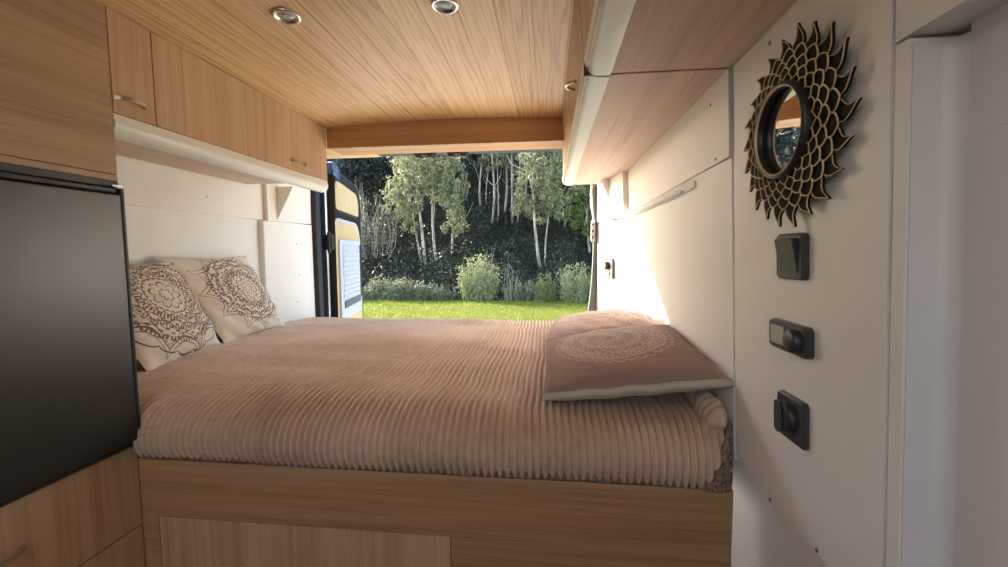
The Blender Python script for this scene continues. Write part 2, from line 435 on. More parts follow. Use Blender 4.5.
# rear frame: header, seals
HZ = .580
hd = struct('trim_2', B(-1.60, .60, 2.34, 2.46, HZ, .64, .004), M['seal'])
struct('trim_3', B(-1.60, .52, 2.335, 2.37, -.70, -.43, .004), M['doorblack'])     # sill behind the mattress
def seal(name, pts, xr_, mat):
    b = nb(); L = [[(px, 2.345, pz), (xr_(pz), 2.345, pz), (xr_(pz), 2.385, pz), (px, 2.385, pz)] for px, pz in pts]
    loops(b, L); return struct(name, b, mat)
zs = np.linspace(-.75, .573, 18)
s1 = seal('trim_4', [(-1.412, z) for z in zs], lambda z: -1.377+.006*max(0, -z), M['seal'])
s2 = seal('trim_5', [(.246-.028*((z-.06)/.42)**2 if abs(z-.06) < .45 else .2138, z) for z in zs], lambda z: .272, M['seal2'])
# outer body behind pillars
struct('trim_6', B(-1.60, -1.415, 2.36, 2.44, -1.5, .66), M['carblue']); struct('trim_7', B(.285, .60, 2.39, 2.44, -1.5, .66), M['carblue'])
# striker hooks on the header
def hook_unit(x, label):
    hz = .562
    t = thing('door_striker', label, 'door latch', (x, 2.36, hz-.02), 'strikers on the rear door header')
    b = nb(); box(b, x-.055, x+.055, 2.325, 2.40, hz-.010, HZ+.001, .002); box(b, x-.048, x-.020, 2.33, 2.39, hz-.022, hz-.006, .003); box(b, x+.022, x+.05, 2.33, 2.39, hz-.022, hz-.006, .003)
    obj('plate', b, M['black'], t)
    b = nb(); tube(b, [(x-.014, 2.35, hz-.008), (x-.014, 2.35, hz-.024), (x-.007, 2.35, hz-.030), (x+.000, 2.35, hz-.024), (x+.004, 2.35, hz-.010)], .0028, 8); obj('hook', b, M['steel'], t, smooth=True)
    b = nb(); tube(b, [(x+.010, 2.35, hz-.008), (x+.012, 2.35, hz-.030), (x+.018, 2.35, hz-.034)], .0026, 8); obj('hook', b, M['steel'], t, smooth=True)
hook_unit(-.712, 'left of the two black door strikers with metal hooks on the rear header')
hook_unit(-.520, 'right of the two black door strikers with metal hooks on the rear header')
# hinge and check strap
t = thing('latch_plate', 'grey latch plate on the seal of the right rear pillar', 'latch', (.245, 2.36, .12))
obj('plate', B(.232, .250, 2.335, 2.36, .055, .175, .003), M['steel'], t)
for z in (.08, .115, .15): b = nb(); lathe(b, [(.006, 0), (.006, .003), (.003, .004)], (.241, 2.335, z), (0, -1, 0), 10); obj('bolt', b, M['black'], t, smooth=True)
b = nb(); tube(b, [(.232, 2.33, .36), (.226, 2.325, .32), (.228, 2.325, .25), (.240, 2.325, .19), (.243, 2.33, .16)], .0035, 8)
tag(obj('cable', b, M['white'], smooth=True), 'thin white cable hanging beside the right rear pillar', 'cable')

# ------------------------------------------------------------------ rear van door (open)
hx, hy = -1.352, 2.47; dl = .74
dx, dy = (-1.552-hx), (3.30-hy); ln = math.hypot(dx, dy); ux, uy = dx/ln, dy/ln; nx_, ny_ = uy, -ux      # inner normal (to the right)
def D(s, z, d):    # along the door, height, inward offset; the door curves in towards the roof
    lean = 0.0
    return (hx+ux*s+nx_*(d-lean), hy+uy*s+ny_*(d-lean), z)
def dprism(poly, d0, d1, bm=None, chamf=0): 
    bm = bm or nb(); c = (sum(p[0] for p in poly)/len(poly), sum(p[1] for p in poly)/len(poly))
    L = [[D(s, z, d0) for s, z in poly], [D(s, z, d1-chamf) for s, z in poly]]
    if chamf: L.append([D(c[0]+(s-c[0])*(1-chamf/.12), c[1]+(z-c[1])*(1-chamf/.3), d1) for s, z in poly])
    return loops(bm, L)
door = thing('van_door', 'open dark blue rear van door with tan lining and a window blind', 'van door', (hx, hy, -.9))
def rounded(s0, s1, z0, z1, rt0, rt1, rb0, rb1, n=7):
    P = []
    for cx, cy, r, a0 in ((s1-rt1, z1-rt1, rt1, 0), (s0+rt0, z1-rt0, rt0, 90), (s0+rb0, z0+rb0, rb0, 180), (s1-rb1, z0+rb1, rb1, 270)):
        for i in range(n+1):
            a = math.radians(a0+90*i/n); P.append((cx+r*math.cos(a), cy+r*math.sin(a)))
    return P
def warp(P):       # the top edge runs down towards the free edge
    return [(s, z-(.02*(s/.74) if z > .3 else 0)) for s, z in P]
outline = warp(rounded(0, .90, -1.0, .566, .05, .15, .05, .06))
obj('outer_skin', dprism(outline, -.085, -.035, chamf=.0), M['carblue'], door)
obj('inner_frame', dprism(warp(rounded(.0, .885, -1.0, .554, .04, .14, .05, .06)), -.035, -.002, chamf=.006), M['doorblack'], door)
b = nb(); box_pts = [D(-.004, z, d) for z, d in ()]
loops(b, [[D(.0, z, -.03), D(.0, z, .022), D(.045, z, .010), D(.055, z, -.01)] for z in np.linspace(-1.0, .515, 8)])
obj('hinge_side_rib', b, M['doorblack'], door)
b = nb(); loops(b, [[D(-.012, z, -.075), D(-.012, z, -.03), D(.004, z, -.02), D(.004, z, -.075)] for z in (-1.0, .50)]); obj('hinge_side_edge', b, M['steel'], door)
obj('hinge_arm', B(-1.400, -1.335, 2.435, 2.475, .02, .115, .006), M['black'], door)
b = nb(); lathe(b, [(.011, 0), (.012, .005), (.012, .125), (.011, .13)], (-1.355, 2.44, 0.0), (0, 0, 1), 14); obj('hinge_pin', b, M['fframe'], door, smooth=True, sharp=40)
obj('blue_top_cap', dprism(warp(rounded(-.01, .17, .485, .566, .03, .03, .01, .01)), -.036, .016), M['carblue'], door)
obj('upper_lining', dprism(warp(rounded(.10, .76, .285, .475, .05, .10, .04, .05)), -.004, .008, chamf=.006), M['doortan'], door)
obj('lining_seal', dprism(warp(rounded(.085, .775, .272, .488, .055, .105, .045, .055)), -.004, .003), M['seal'], door)
lo = rounded(.05, .78, -.66, .215, .11, .16, .1, .14)
obj('lining_seal', dprism(rounded(.035, .795, -.675, .230, .12, .17, .11, .15), -.004, .004), M['blindwhite'], door)
obj('lower_lining', dprism(lo, -.004, .010, chamf=.006), M['doortan'], door)
wf = obj('blind_frame', dprism(rounded(.09, .70, -.45, .088, .03, .03, .03, .03), .008, .026, chamf=.004), M['blindwhite'], door)
def doorchild(name, src, mat, par): 
    ROOTLOC[par] = ROOTLOC[door]; return obj(name, src, mat, par)
doorchild('blind', dprism(rounded(.15, .63, -.32, .055, .01, .01, .01, .01), .024, .0285), M['blind'], wf)
doorchild('blind_rail', dprism(rounded(.15, .63, -.372, -.325, .01, .01, .01, .01), .024, .032), M['railgrey'], wf)
b = nb(); prism(b, rrect(.035, .40, .004), lambda a, c, d: D(.668+a, -.14+c, d), .020, .0272); doorchild('guide_slot', b, M['fframe'], wf)

# ------------------------------------------------------------------ beam above the bed
b = nb(); N = 24
topz = [(x, cz(x)+.004) for x in np.linspace(-1.03, .066, N)]
poly = topz+[(.066, .489), (-1.03, .489)]
prism(b, poly, lambda a, c, d: (a, d, c), 1.865, 2.02); struct('trim_8', b, M['beam'])
struct('trim_9', B(-1.03, .066, 1.858, 1.88, .4835, .4905, .002), M['oak_v2'])

# ------------------------------------------------------------------ handles
def dhandle(parent_root, door_o, y0, y1, x, z, out=.024, sgn=1, w=.009):
    pts = []; n = 14
    for i in range(n+1):
        t_ = i/n; y = y0+(y1-y0)*t_; e = math.sin(PI*t_)**.55
        pts.append((x+sgn*out*e, y, z))
    b = nb(); L = []
    for i, p in enumerate(pts):
        q = pts[min(i+1, n)]; r = pts[max(i-1, 0)]
        d = (Vector(q)-Vector(r)).normalized(); nrm = Vector((d.y, -d.x, 0))*1
        tk = .0018+.0014*(1-math.sin(PI*i/n))
        L.append([Vector(p)+nrm*tk+Vector((0, 0, w/2)), Vector(p)+nrm*tk-Vector((0, 0, w/2)), Vector(p)-nrm*tk-Vector((0, 0, w/2)), Vector(p)-nrm*tk+Vector((0, 0, w/2))])
    loops(b, L)
    ROOTLOC[door_o] = ROOTLOC[parent_root]
    return obj('handle', b, M['chrome'], door_o, smooth=True, sharp=50)

# ------------------------------------------------------------------ left overhead cabinet
XK = -1.03
c = thing('overhead_cabinet', 'long oak overhead cabinet on the left with two bow handles', 'cabinet', (-1.24, 1.37, .33))
obj('body', B(XL+.015, XK-.018, .904, 1.862, .337, .575), M['oak_v'], c)
obj('underside', B(XL+.014, XK-.012, .904, 1.862, .330, .3365), M['oak_under'], c)
d1 = obj('door', B(XK-.017, XK, .904, 1.0110, .3365, .5765, .0008, seg=1), M['oak_v'], c); dhandle(c, d1, .908, .982, XK, .372)
d2 = obj('door', B(XK-.017, XK, 1.0135, 1.860, .3365, .5765, .0008, seg=1), M['oak_v'], c); dhandle(c, d2, 1.585, 1.680, XK, .372)
def profile_strip(flip, ys, x0, zt, parent, h=.052, wdt=.030):
    """rounded aluminium cover below the doors"""
    b = nb(); s = -1 if flip else 1; L = []
    sec = [(-wdt, 0), (.0, 0), (.001, -.012), (.0045, -.020), (.0045, -.026), (.001, -.034), (-.006, -.043), (-.016, -.050), (-wdt, -h), (-wdt-.004, -h), (-wdt-.004, 0)]
    for Y in ys: L.append([(x0+s*a, Y, zt+z_) for a, z_ in sec])
    loops(b, L); return obj('light_profile', b, M['cream'], parent, smooth=True, sharp=50)
profile_strip(False, (.904, 1.862), XK-.002, .335, c)

# tall unit, upper cabinet, base drawers
t = thing('tall_cabinet', 'tall wooden kitchen cabinet housing the black refrigerator', 'cabinet', (-1.24, .3, -1.4))
b = nb(); box(b, XL+.013, XK-.02, -.35, .902, -1.4, -.475); box(b, XL+.013, XK-.02, -.35, .902, .176, .60); box(b, XL+.013, XK-.02, .886, .902, -.475, .176); box(b, XL+.013, XK-.02, -.35, -.33, -.475, .176); box(b, XL+.013, XL+.03, -.33, .886, -.475, .176)
obj('carcass', b, M['oak_h'], t)
obj('door', B(XK-.0195, XK, -.35, .902, .1895, .60, .0008, seg=1), M['oak_h'], t)
obj('rail', B(XK-.0195, XK-.0005, -.35, .902, .174, .1880, .0006, seg=1), M['oak_h'], t)
dr = obj('drawer', B(XK-.0195, XK, -.35, .900, -.6865, -.478, .0008, seg=1), M['oak_v2'], t)
dhandle(t, dr, .55, .665, XK, -.575)
obj('drawer', B(XK-.0195, XK, -.35, .900, -1.35, -.6895, .0008, seg=1), M['oak_v2'], t)
obj('plinth', B(XK-.06, XK-.03, -.35, .9, -1.4, -1.352), M['oak_h'], t)
# refrigerator
f = thing('refrigerator', 'black refrigerator with a smooth flat door built into the tall cabinet', 'refrigerator', (-1.2, .5, -.47))
obj('body', B(XK-.36, XK-.025, -.10, .880, -.472, .172), M['fframe'], f)
b = nb(); box(b, XK-.024, XK+.006, -.12, .897, .157, .1735, .002); box(b, XK-.024, XK+.006, -.12, .897, -.4745, -.4605, .002); box(b, XK-.024, XK+.002, .882, .8975, -.4605, .157, .001)
obj('door_frame', b, M['fframe'], f)
obj('door_panel', B(XK-.015, XK+.021, -.12, .889, -.458, .140, .004, seg=3), M['fridge'], f)
obj('top_strip', B(XK-.015, XK+.017, -.12, .883, .143, .154, .003), M['fframe'], f)
obj('door_edge', B(XK-.010, XK+.022, .8885, .8955, -.462, .1555, .002), M['fframe'], f)
b = nb(); box(b, XK, XK+.02, .872, .8965, .157, .162, .001); obj('hinge', b, M['steel'], f)

# ------------------------------------------------------------------ right overhead cabinets
def rcab(y0, y1, label):
    c = thing('overhead_cabinet', label, 'cabinet', (.2, (y0+y1)/2, .36), None)
    fx = lambda z: .058+(.58-z)*.085
    b = nb(); loops(b, [[(fx(.41)+.002, Y, .372), (wx(.372)-.004, Y, .372), (wx(.60)-.004, Y, .585), (fx(.585)+.015, Y, .585)] for Y in (y0, y1)])
    obj('body', b, M['oak_v'], c)
    b = nb(); loops(b, [[(.118, Y, .3655), (wx(.366)-.003, Y, .3655), (wx(.366)-.003, Y, .371), (.118, Y, .371)] for Y in (y0, y1)])
    obj('underside', b, M['oak_under'], c)
    b = nb(); sec = [(.0700, .3940), (.0720, .384), (.0775, .374), (.084, .366), (.095, .3620), (.1235, .3610), (.1245, .372), (.090, .385), (.085, .3935)]
    loops(b, [[(a, Y, z) for a, z in sec] for Y in (y0, y1)])
    obj('light_profile', b, M['cream'], c, smooth=True, sharp=50)
    b = nb(); loops(b, [[(fx(.395)-.003, Y, .395), (fx(.395)+.012, Y, .395), (fx(.585)+.012, Y, .583), (fx(.585)-.003, Y, .583)] for Y in (y0+.001, min(y1-.001, 1.9))])
    d = obj('door', b, M['oak_v'], c)
    return c, d
c1, dd = rcab(.905, 2.315, 'oak overhead cabinet on the right above the flat pillows, farther one with ring pull')
# half-ring pull
b = nb(); z0 = .428
tube(b, [(.063, 1.155-.035*math.cos(a), z0-.0) if False else (.066-.024*math.sin(a), 1.115-.026*math.cos(a), z0) for a in np.linspace(0, PI, 13)], .0045, 8)
ROOTLOC[dd] = ROOTLOC[c1]; obj('handle', b, M['chrome'], dd, smooth=True)
c2, dd2 = rcab(-.6, .897, 'oak overhead cabinet on the right nearest the viewer, beside the wall mirror')
tag(obj('joint_gasket', B(.07, .125, .8975, .9045, .3635, .40, .001), M['fframe']), 'dark gasket between the two right overhead cabinets', 'gasket')

# downlights
def downlight(x, y, label):
    z = cz(x); t = thing('downlight', label, 'light', (x, y, z-.01), 'ceiling downlights')
    b = nb(); lathe(b, [(.0335, 0.004), (.0340, -.002), (.0325, -.0055), (.028, -.0065), (.0245, -.004), (.0240, .006), (.0240, .004)], (x, y, z), (0, 0, 1), 40, cap=False); obj('bezel', b, M['steel'], t, smooth=True)
    b = nb(); lathe(b, [(.0235, 0.001), (.015, -.0025), (.006, -.0035), (.0003, -.0035)], (x, y, z), (0, 0, 1), 32, cap=False); obj('lens', b, M['lcd'], t, smooth=True)
downlight(-.657, 1.02, 'round chrome ceiling downlight nearer the left cabinets')
downlight(-.252, 1.023, 'round chrome ceiling downlight nearer the middle of the ceiling')

# ------------------------------------------------------------------ bed
bf = thing('bed_base', 'oak bed base across the van with a long vertical grained storage door', 'bed', (-.32, .9, -1.4))
XR = .398
b = nb(); y0, y1 = .902, .920
box(b, XK-.0195, XR, y0, y1, -.664, -.5155, .0015); box(b, XK-.0195, -.986, y0, y1, -1.395, -.664); box(b, -.2265, XR, y0, y1, -1.395, -.664)
obj('front_panel', b, M['oak_x'], bf)
obj('storage_door', B(-.9845, -.2285, y0+.0005, y1, -1.30, -.6660, .0006, seg=1), M['oak_v2'], bf)
obj('platform', B(XL+.01, XR-.002, .921, 1.93, -.56, -.53), M['oak_x'], bf)
b = nb(); loops(b, [[(XL+.025, 1.935, z), (XR-.01, 1.935, z), (.27, 2.30, z), (-1.365, 2.30, z)] for z in (-.56, -.53)]); obj('platform', b, M['oak_x'], bf)
# mattress
b = nb()
loops(b, [[(XL+.03, .925, z), (XR-.015, .925, z), (XR-.022, 1.93, z), (.25, 2.27, z), (-1.34, 2.27, z), (XL+.03, 1.93, z)] for z in (-.528, -.52, -.43, -.415)])
tag(obj('mattress', b, M['mattress']), 'mattress on the bed base, almost hidden under the ribbed bedspread', 'mattress')

# ribbed bedspread
def vn(x, y, s=0):   # smooth pseudo noise
    return (np.sin(x*3.1+y*4.3+s)+np.sin(x*6.7-y*5.9+1.3+s*2)*.6+np.sin(x*2.3+y*11.7+2.1+s)*.5+np.sin(x*12.1+y*7.7+s)*.25)/2.3
NX, NV = 980, 190
prof = [(.914, -.500), (.899, -.494), (.893, -.478), (.890, -.455), (.896, -.434), (.910, -.412), (.937, -.396), (.98, -.386), (1.07, -.379), (1.3, -.375), (1.8, -.376), (2.18, -.377), (2.25, -.384), (2.29, -.405), (2.305, -.46)]
pr_ = np.array(prof); seg = np.r_[0, np.cumsum(np.hypot(*np.diff(pr_, axis=0).T))]
tt = np.concatenate([np.linspace(0, seg[8], 70), np.linspace(seg[8], seg[-1], NV-70+1)[1:]])
# smooth interpolation of the profile
py = np.interp(tt, seg, pr_[:, 0]); pz = np.interp(tt, seg, pr_[:, 1])
k = np.ones(7)/7
py[4:-4] = np.convolve(py, k, 'same')[4:-4]; pz[4:-4] = np.convolve(pz, k, 'same')[4:-4]
u = np.linspace(0, 1, NX)
U, T = np.meshgrid(u, np.arange(NV))
PY = py[T]; PZ = pz[T]; TT = tt[T]
xl = np.where(PY < 1.93, XL+.030, XL+.030+(PY-1.93)/.38*.085); xr = np.where(PY < 1.9, .385, .385-(PY-1.9)/.4*.135)
# near right corner: the spread pulls in at the bottom
low = np.clip((-.40-PZ)/.10, 0, 1)*(PY < 1.0)
xr = xr-.055*low
X = xl+(xr-xl)*U
wob = .40*vn(X*.9, PY*.9)+.18*np.sin(PY*21+X*3.0)*np.exp(-((X+.6)/.7)**2)+.07*np.sin(PY*34+X*5.)
ph = X/.0170+wob+1.2*np.clip((X-.15)/.25, 0, 1)**2*np.clip((1.0-PY)/.12, 0, 1)
rib = np.abs(np.sin(PI*ph))**.8
fade = np.clip((TT)/.01, 0, 1)
# surface normal of profile
ny = -np.gradient(pz, tt); nz_ = np.gradient(py, tt); nl = np.hypot(ny, nz_); ny = (ny/nl)[T]; nz_ = (nz_/nl)[T]
amp = .0135*(1+.25*vn(X*2, PY*2, 3))
wr_ = .0060*vn(X*1.1, PY*2.2, 1)+.0045*np.exp(-((PY-1.25-.12*np.sin(X*3))/.03)**2)*np.clip(1-np.abs(X+.3), 0, 1)+.0035*np.sin(PY*26+X*2.5)*np.clip(.9-np.abs(PY-1.3)*1.6, 0, 1)
wr_ = wr_ + .012*np.exp(-((X-.33)/.07)**2)*np.exp(-((PY-.93)/.06)**2)
h = amp*rib*fade+wr_*np.clip((PY-.89)/.1, .25, 1)
scal = np.where(T < 6, (6-T)/6*.006*rib, 0)
VX = X; VY = PY+ny*h; VZ = PZ+nz_*h-scal
VZ = np.maximum(VZ, np.where(PY < .93, -.5135, -1.))
VY = np.where(VX < XK+.003, np.maximum(VY, .9055), VY)
verts = np.stack([VX, VY, VZ], -1).reshape(-1, 3)
def gridfaces(nu, nv):
    i = np.arange(nv-1)[:, None]*nu+np.arange(nu-1)[None, :]
    return np.stack([i, i+1, i+nu+1, i+nu], -1).reshape(-1, 4)
def fastmesh(name, V, F, mat, parent=None, smooth=True, mats=None, mi=None, uv=None):
    me = bpy.data.meshes.new(name); V = np.asarray(V, dtype=np.float64).copy(); V[:, 2] += ZC
    if parent is None: lo, hi = V.min(0), V.max(0); org = np.array([(lo[0]+hi[0])/2, (lo[1]+hi[1])/2, lo[2]])
    else: org = ROOTLOC[parent]
    V = V-org; nf, nk = F.shape
    me.vertices.add(len(V)); me.vertices.foreach_set('co', V.ravel().astype(np.float32))
    me.loops.add(nf*nk); me.loops.foreach_set('vertex_index', F.ravel().astype(np.int32))
    me.polygons.add(nf); me.polygons.foreach_set('loop_start', np.arange(0, nf*nk, nk, dtype=np.int32)); me.polygons.foreach_set('loop_total', np.full(nf, nk, dtype=np.int32))
    for m in (mats or [mat]): me.materials.append(m)
    if mi is not None: me.polygons.foreach_set('material_index', mi.astype(np.int32))
    if smooth: me.polygons.foreach_set('use_smooth', np.ones(nf, dtype=bool))
    if uv is not None:
        l = me.uv_layers.new(name='UVMap'); l.data.foreach_set('uv', uv[F.ravel()].ravel().astype(np.float32))
    me.update(calc_edges=True); me.validate()
    o = bpy.data.objects.new(name, me); COL.objects.link(o); ROOTLOC[o] = org
    if parent is None: o.location = org
    else: o.parent = parent
    return o
bs = thing('bedspread', 'ribbed light brown plush bedspread covering the whole bed', 'bedspread', (-.5, 1.5, -.51))
fastmesh('ribbed_cover', verts, gridfaces(NX, NV), M['cord'], bs)
# sherpa hem at the bottom front and the turned-back corner at the right
nh, mh = 420, 8
xs = np.linspace(XK+.004, .375, nh); V = []
for j in range(mh):
    a = j/(mh-1)*PI
    wv = .003*np.sin(xs*55)+.002*np.sin(xs*131)
    V.append(np.stack([xs, .906-.010*np.sin(a)-wv*np.sin(a), -.504+.0085*np.cos(a)+.002*np.sin(xs*40)*np.sin(a)], -1))
fastmesh('sherpa_hem', np.concatenate(V), gridfaces(nh, mh), M['sherpa'], bs)
nn = 40; UU, VV = np.meshgrid(np.linspace(0, 1, nn), np.linspace(0, 1, nn))
zt = -.508+.150*VV
xleft = .322+.064*VV**.85
xx = xleft+(.3885-xleft)*UU
yy = .892+.004*VV+.012*VV**3+.007*np.sin(UU*PI*.5)*0-.010*np.sin(UU*PI)*(1-VV)+.0016*np.sin(xx*640+np.sin(zt*300)*2)*np.sin(zt*520)
fastmesh('sherpa_corner', np.stack([xx, yy-.004, zt], -1).reshape(-1, 3), gridfaces(nn, nn), M['sherpa'], bs)
# rolled fold of the spread against the wall at the near right corner
b = nb(); L = []
for i in range(70):
    t_ = i/69; Yc = .905+.22*t_; zc = -.366+.035*t_+.004*math.sin(t_*7)
    r = .034*(1-.3*t_)*min(1, .25+4*t_**.7)*(.88+.2*abs(math.sin(t_*PI*9)))
    L.append([(.372-.0+r*.9*math.cos(a)*(1 if math.cos(a) < 0 else .6), Yc-.012*math.sin(a), zc+r*math.sin(a)*(1.1+.1*math.sin(t_*20+a*3))-.010) for a in np.linspace(0, 2*PI, 20, endpoint=False)])
loops(b, L); obj('corner_fold', b, M['cord'], bs, smooth=True)

# ------------------------------------------------------------------ pillows
def pillow(name, label, C4, tup, tdn, mt, mb, group=None, n=56, pinch=.05, power=.42, droop=0., seam=True, band=0., wrinkle=.003, uvflip=False, cat='cushion'):
    C4 = [np.array(c, float) for c in C4]           # BL BR TR TL
    s = np.linspace(0, 1, n); SS, TT_ = np.meshgrid(s, s)
    a, b_ = 2*SS-1, 2*TT_-1
    s2 = .5+.5*a*(1-pinch*(1-b_**2)*np.abs(a)**2); t2 = .5+.5*b_*(1-pinch*(1-a**2)*np.abs(b_)**2)
    P = ((1-s2)*(1-t2))[..., None]*C4[0]+(s2*(1-t2))[..., None]*C4[1]+(s2*t2)[..., None]*C4[2]+((1-s2)*t2)[..., None]*C4[3]
    nrm = np.cross(C4[1]-C4[0], C4[3]-C4[0]); nrm /= np.linalg.norm(nrm)
    bul = ((1-a**2)*(1-b_**2)).clip(0)**power
    wv = wrinkle*(np.sin(a*7+b_*3)*np.sin(b_*9-a*4)+.6*np.sin(a*15+b_*11))*(1-bul*.5)
    top = P+nrm*(bul*tup+wv)[..., None]; bot = P-nrm*(bul*tdn+band)[..., None]+nrm*(wv*(bul > -1))[..., None]
    base = P.reshape(-1, 3).mean(0); base[2] = bot[..., 2].min()
    t = thing(name, label, cat, tuple(base), group)
    uv = np.stack([SS, TT_], -1).reshape(-1, 2)
    if uvflip: uv = uv[:, ::-1]
    F = gridfaces(n, n)
    fastmesh('front_cover', top.reshape(-1, 3), F, mt, t, uv=uv)
    fastmesh('back_cover', bot.reshape(-1, 3), F[:, ::-1], mb, t, uv=uv)
    if band:
        idx = [(0, j) for j in range(n-1)]+[(i, n-1) for i in range(n-1)]+[(n-1, j) for j in range(n-1, 0, -1)]+[(i, 0) for i in range(n-1, 0, -1)]
        cc = P.reshape(-1, 3).mean(0); b2 = nb(); L = []
        for fr_ in (0, .35, .7, 1.):
            L.append([tuple((top[i, j]*(1-fr_)+bot[i, j]*fr_)+(P[i, j]-cc)/np.linalg.norm(P[i, j]-cc)*.006*math.sin(PI*fr_)) for i, j in idx])
        loops(b2, L, cap0=False, cap1=False); obj('cream_edge', b2, mb, t, smooth=True)
    if seam:
        idx = [(0, j) for j in range(n)]+[(i, n-1) for i in range(n)]+[(n-1, j) for j in range(n-1, -1, -1)]+[(i, 0) for i in range(n-1, -1, -1)]
        b2 = nb(); tube(b2, [tuple(top[i, j]) for i, j in idx[::2]], seam, 6); obj('seam', b2, mb, t, smooth=True)
    return t
pillow('cushion', 'square cream cushion with a large brown mandala flower, farther one leaning on the left wall',
       [(-1.325, 1.545, -.372), (-1.330, 1.950, -.372), (-1.418, 1.800, -.012), (-1.425, 1.350, -.010)], .060, .045, M['cushB'], M['creamback'], 'cushions on the left', seam=.0022, wrinkle=.004, power=.5)
pillow('cushion', 'square cream cushion densely printed with brown mandala petals, nearer one half behind the refrigerator',
       [(-1.245, 1.140, -.372), (-1.335, 1.535, -.372), (-1.380, 1.385, -.030), (-1.400, 1.010, -.030)], .060, .045, M['cushA'], M['creamback'], 'cushions on the left', seam=.0022, wrinkle=.004, power=.5)
pillow('pillow', 'flat taupe pillow with an oval lace print and cream edge, nearer one on the right',
       [(-.014, .985, -.346), (.383, .905, -.272), (.380, 1.345, -.233), (-.012, 1.53, -.340)], .046, .030, M['laceP'], M['creamside'], 'flat pillows on the right', pinch=.03, power=.38, seam=.0022, band=.016, wrinkle=.0018, cat='pillow')
pillow('pillow', 'flat taupe pillow with lace print, farther one behind against the right wall',
       [(-.015, 1.56, -.345), (.378, 1.37, -.268), (.365, 1.70, -.235), (.03, 2.10, -.345)], .042, .022, M['laceP2'], M['creamside'], 'flat pillows on the right', pinch=.03, power=.38, seam=.0022, band=.016, wrinkle=.0022, cat='pillow')

# ------------------------------------------------------------------ sunburst mirror
mc = (.681, .180)   # Y, z on the wall
mr = thing('sunburst_mirror', 'round wall mirror in a deep black ring with black and gold sunburst petals', 'mirror', (.36, mc[0], mc[1]))
def MP(r, th, d): return W(mc[0]+r*math.cos(th), mc[1]+r*math.sin(th), d)
NP = 22
def petal(r0, r1, th0, d, rim, flame=False):
    """almond shaped petal outlined in gold; the outer ones end in a bent flame tip"""
    bm = nb(); n = 14; Lf, Rt = [], []; hw = PI/NP*.98
    for i in range(n+1):
        t_ = i/n; r = r0+(r1-r0)*t_
        if flame:
            w = hw*(math.sin(PI*min(t_/.62, 1)/2)**.9 if t_ < .31 else (.707**.9 if False else 1))*1.0
            w = hw*.92*min(1, math.sin(PI*min(t_*1.8+.02, .5))**.8)*(1-max(0, (t_-.20)/.80))**1.35+.004*(1-t_)
            off = .035*math.sin(PI*1.5*max(0, (t_-.25)/.75))
        else: w = hw*math.sin(PI*t_)**.85; off = 0
        Lf.append((r, th0+off+w)); Rt.append((r, th0+off-w))
    poly = Lf+Rt[::-1][1:-1]
    loops(bm, [[MP(r, a, d-.004) for r, a in poly], [MP(r, a, d) for r, a in poly]], idx=0)
    ring = poly+[poly[0]]
    tube(bm, [MP(r, a, d+.0003) for r, a in ring], rim, 5, idx=1)
    return bm
rows = [(.064, .080, .0215, .0009), (.072, .091, .0200, .0010), (.0815, .103, .0180, .0011), (.092, .117, .0155, .0011)]
for k in range(NP):
    th = 2*PI*k/NP+.06
    obj('outer_petal', petal(.104, .1435+.003*math.sin(k*2.4), th, .013, .0008, True), [M['petal'], M['gold']], mr)
for q, (r0, r1, d, rim) in enumerate(rows):
    for k in range(NP):
        if q == 0 and k % 2: continue
        obj('petal', petal(r0, r1, 2*PI*(k+(.5 if (q % 2) else 0.0))/NP+.06, d, rim), [M['petal'], M['gold']], mr)
def mlathe(prof, idx=0, n=56):
    bm = nb(); loops(bm, [[MP(r, 2*PI*k/n, d) for k in range(n)] for r, d in prof], cap0=False, cap1=False); return bm
obj('backing', mlathe([(.060, .001), (.060, .018), (.085, .0145), (.110, .0095), (.108, .006), (.080, .004)]), M['petal'], mr)
obj('ring', mlathe([(.0625, .001), (.0625, .022), (.0632, .0295), (.0652, .0315), (.0680, .0310), (.0700, .0275), (.0705, .018)]), M['ring'], mr, smooth=True)
obj('ring_edge', mlathe([(.0625, .0275), (.0634, .0302), (.0642, .0310), (.0648, .0306)]), M['gold'], mr, smooth=True)
bm = nb(); loops(bm, [[MP(.0624, 2*PI*k/56, d) for k in range(56)] for d in (.010, .015)]); obj('mirror_glass', bm, M['mirror'], mr)

# ------------------------------------------------------------------ switches on the side panel
def wplate(cy, cz_, w, h, r, ds, shr, bm=None):
    bm = bm or nb(); L = []
    for d, s_ in zip(ds, shr): L.append([W(cy+a, cz_+c_, d) for a, c_ in rrect(w-2*s_, h-2*s_, max(r-s_, .001))])
    return loops(bm, L)
sw = thing('light_switch', 'dark grey square rocker light switch below the sunburst mirror', 'switch', (.38, .690, -.045))
cy, cz0 = .685, -.0085
obj('frame', wplate(cy, cz0, .072, .071, .008, (0, .007, .010), (0, 0, .003)), M['greyplas'], sw, sharp=30)
bm = nb(); L = []
for a0, d in ((0, .009), (0, .0125), (.0015, .0145)):
    L.append([W(cy+a, cz0+c_, d+(.0045*(c_/.03) if d > .0095 else 0)) for a, c_ in rrect(.050-2*a0, .056-2*a0, .003)])
loops(bm, L); obj('rocker', bm, M['greyplas2'], sw)
th = thing('heater_control', 'dark grey control unit with small display and round knob, middle of the three wall fittings', 'control', (.38, .69, -.16))
cy, cz0 = .688, -.136
obj('housing', wplate(cy, cz0, .104, .047, .009, (0, .009, .012), (0, 0, .003)), M['greyplas'], th, sharp=30)
obj('display', wplate(cy+.024, cz0+.0, .038, .030, .003, (.0115, .0128), (0, 0)), M['lcd'], th)
obj('bezel', wplate(cy+.024, cz0+.0, .046, .038, .004, (.0115, .0123), (0, 0)), M['greyplas2'], th)
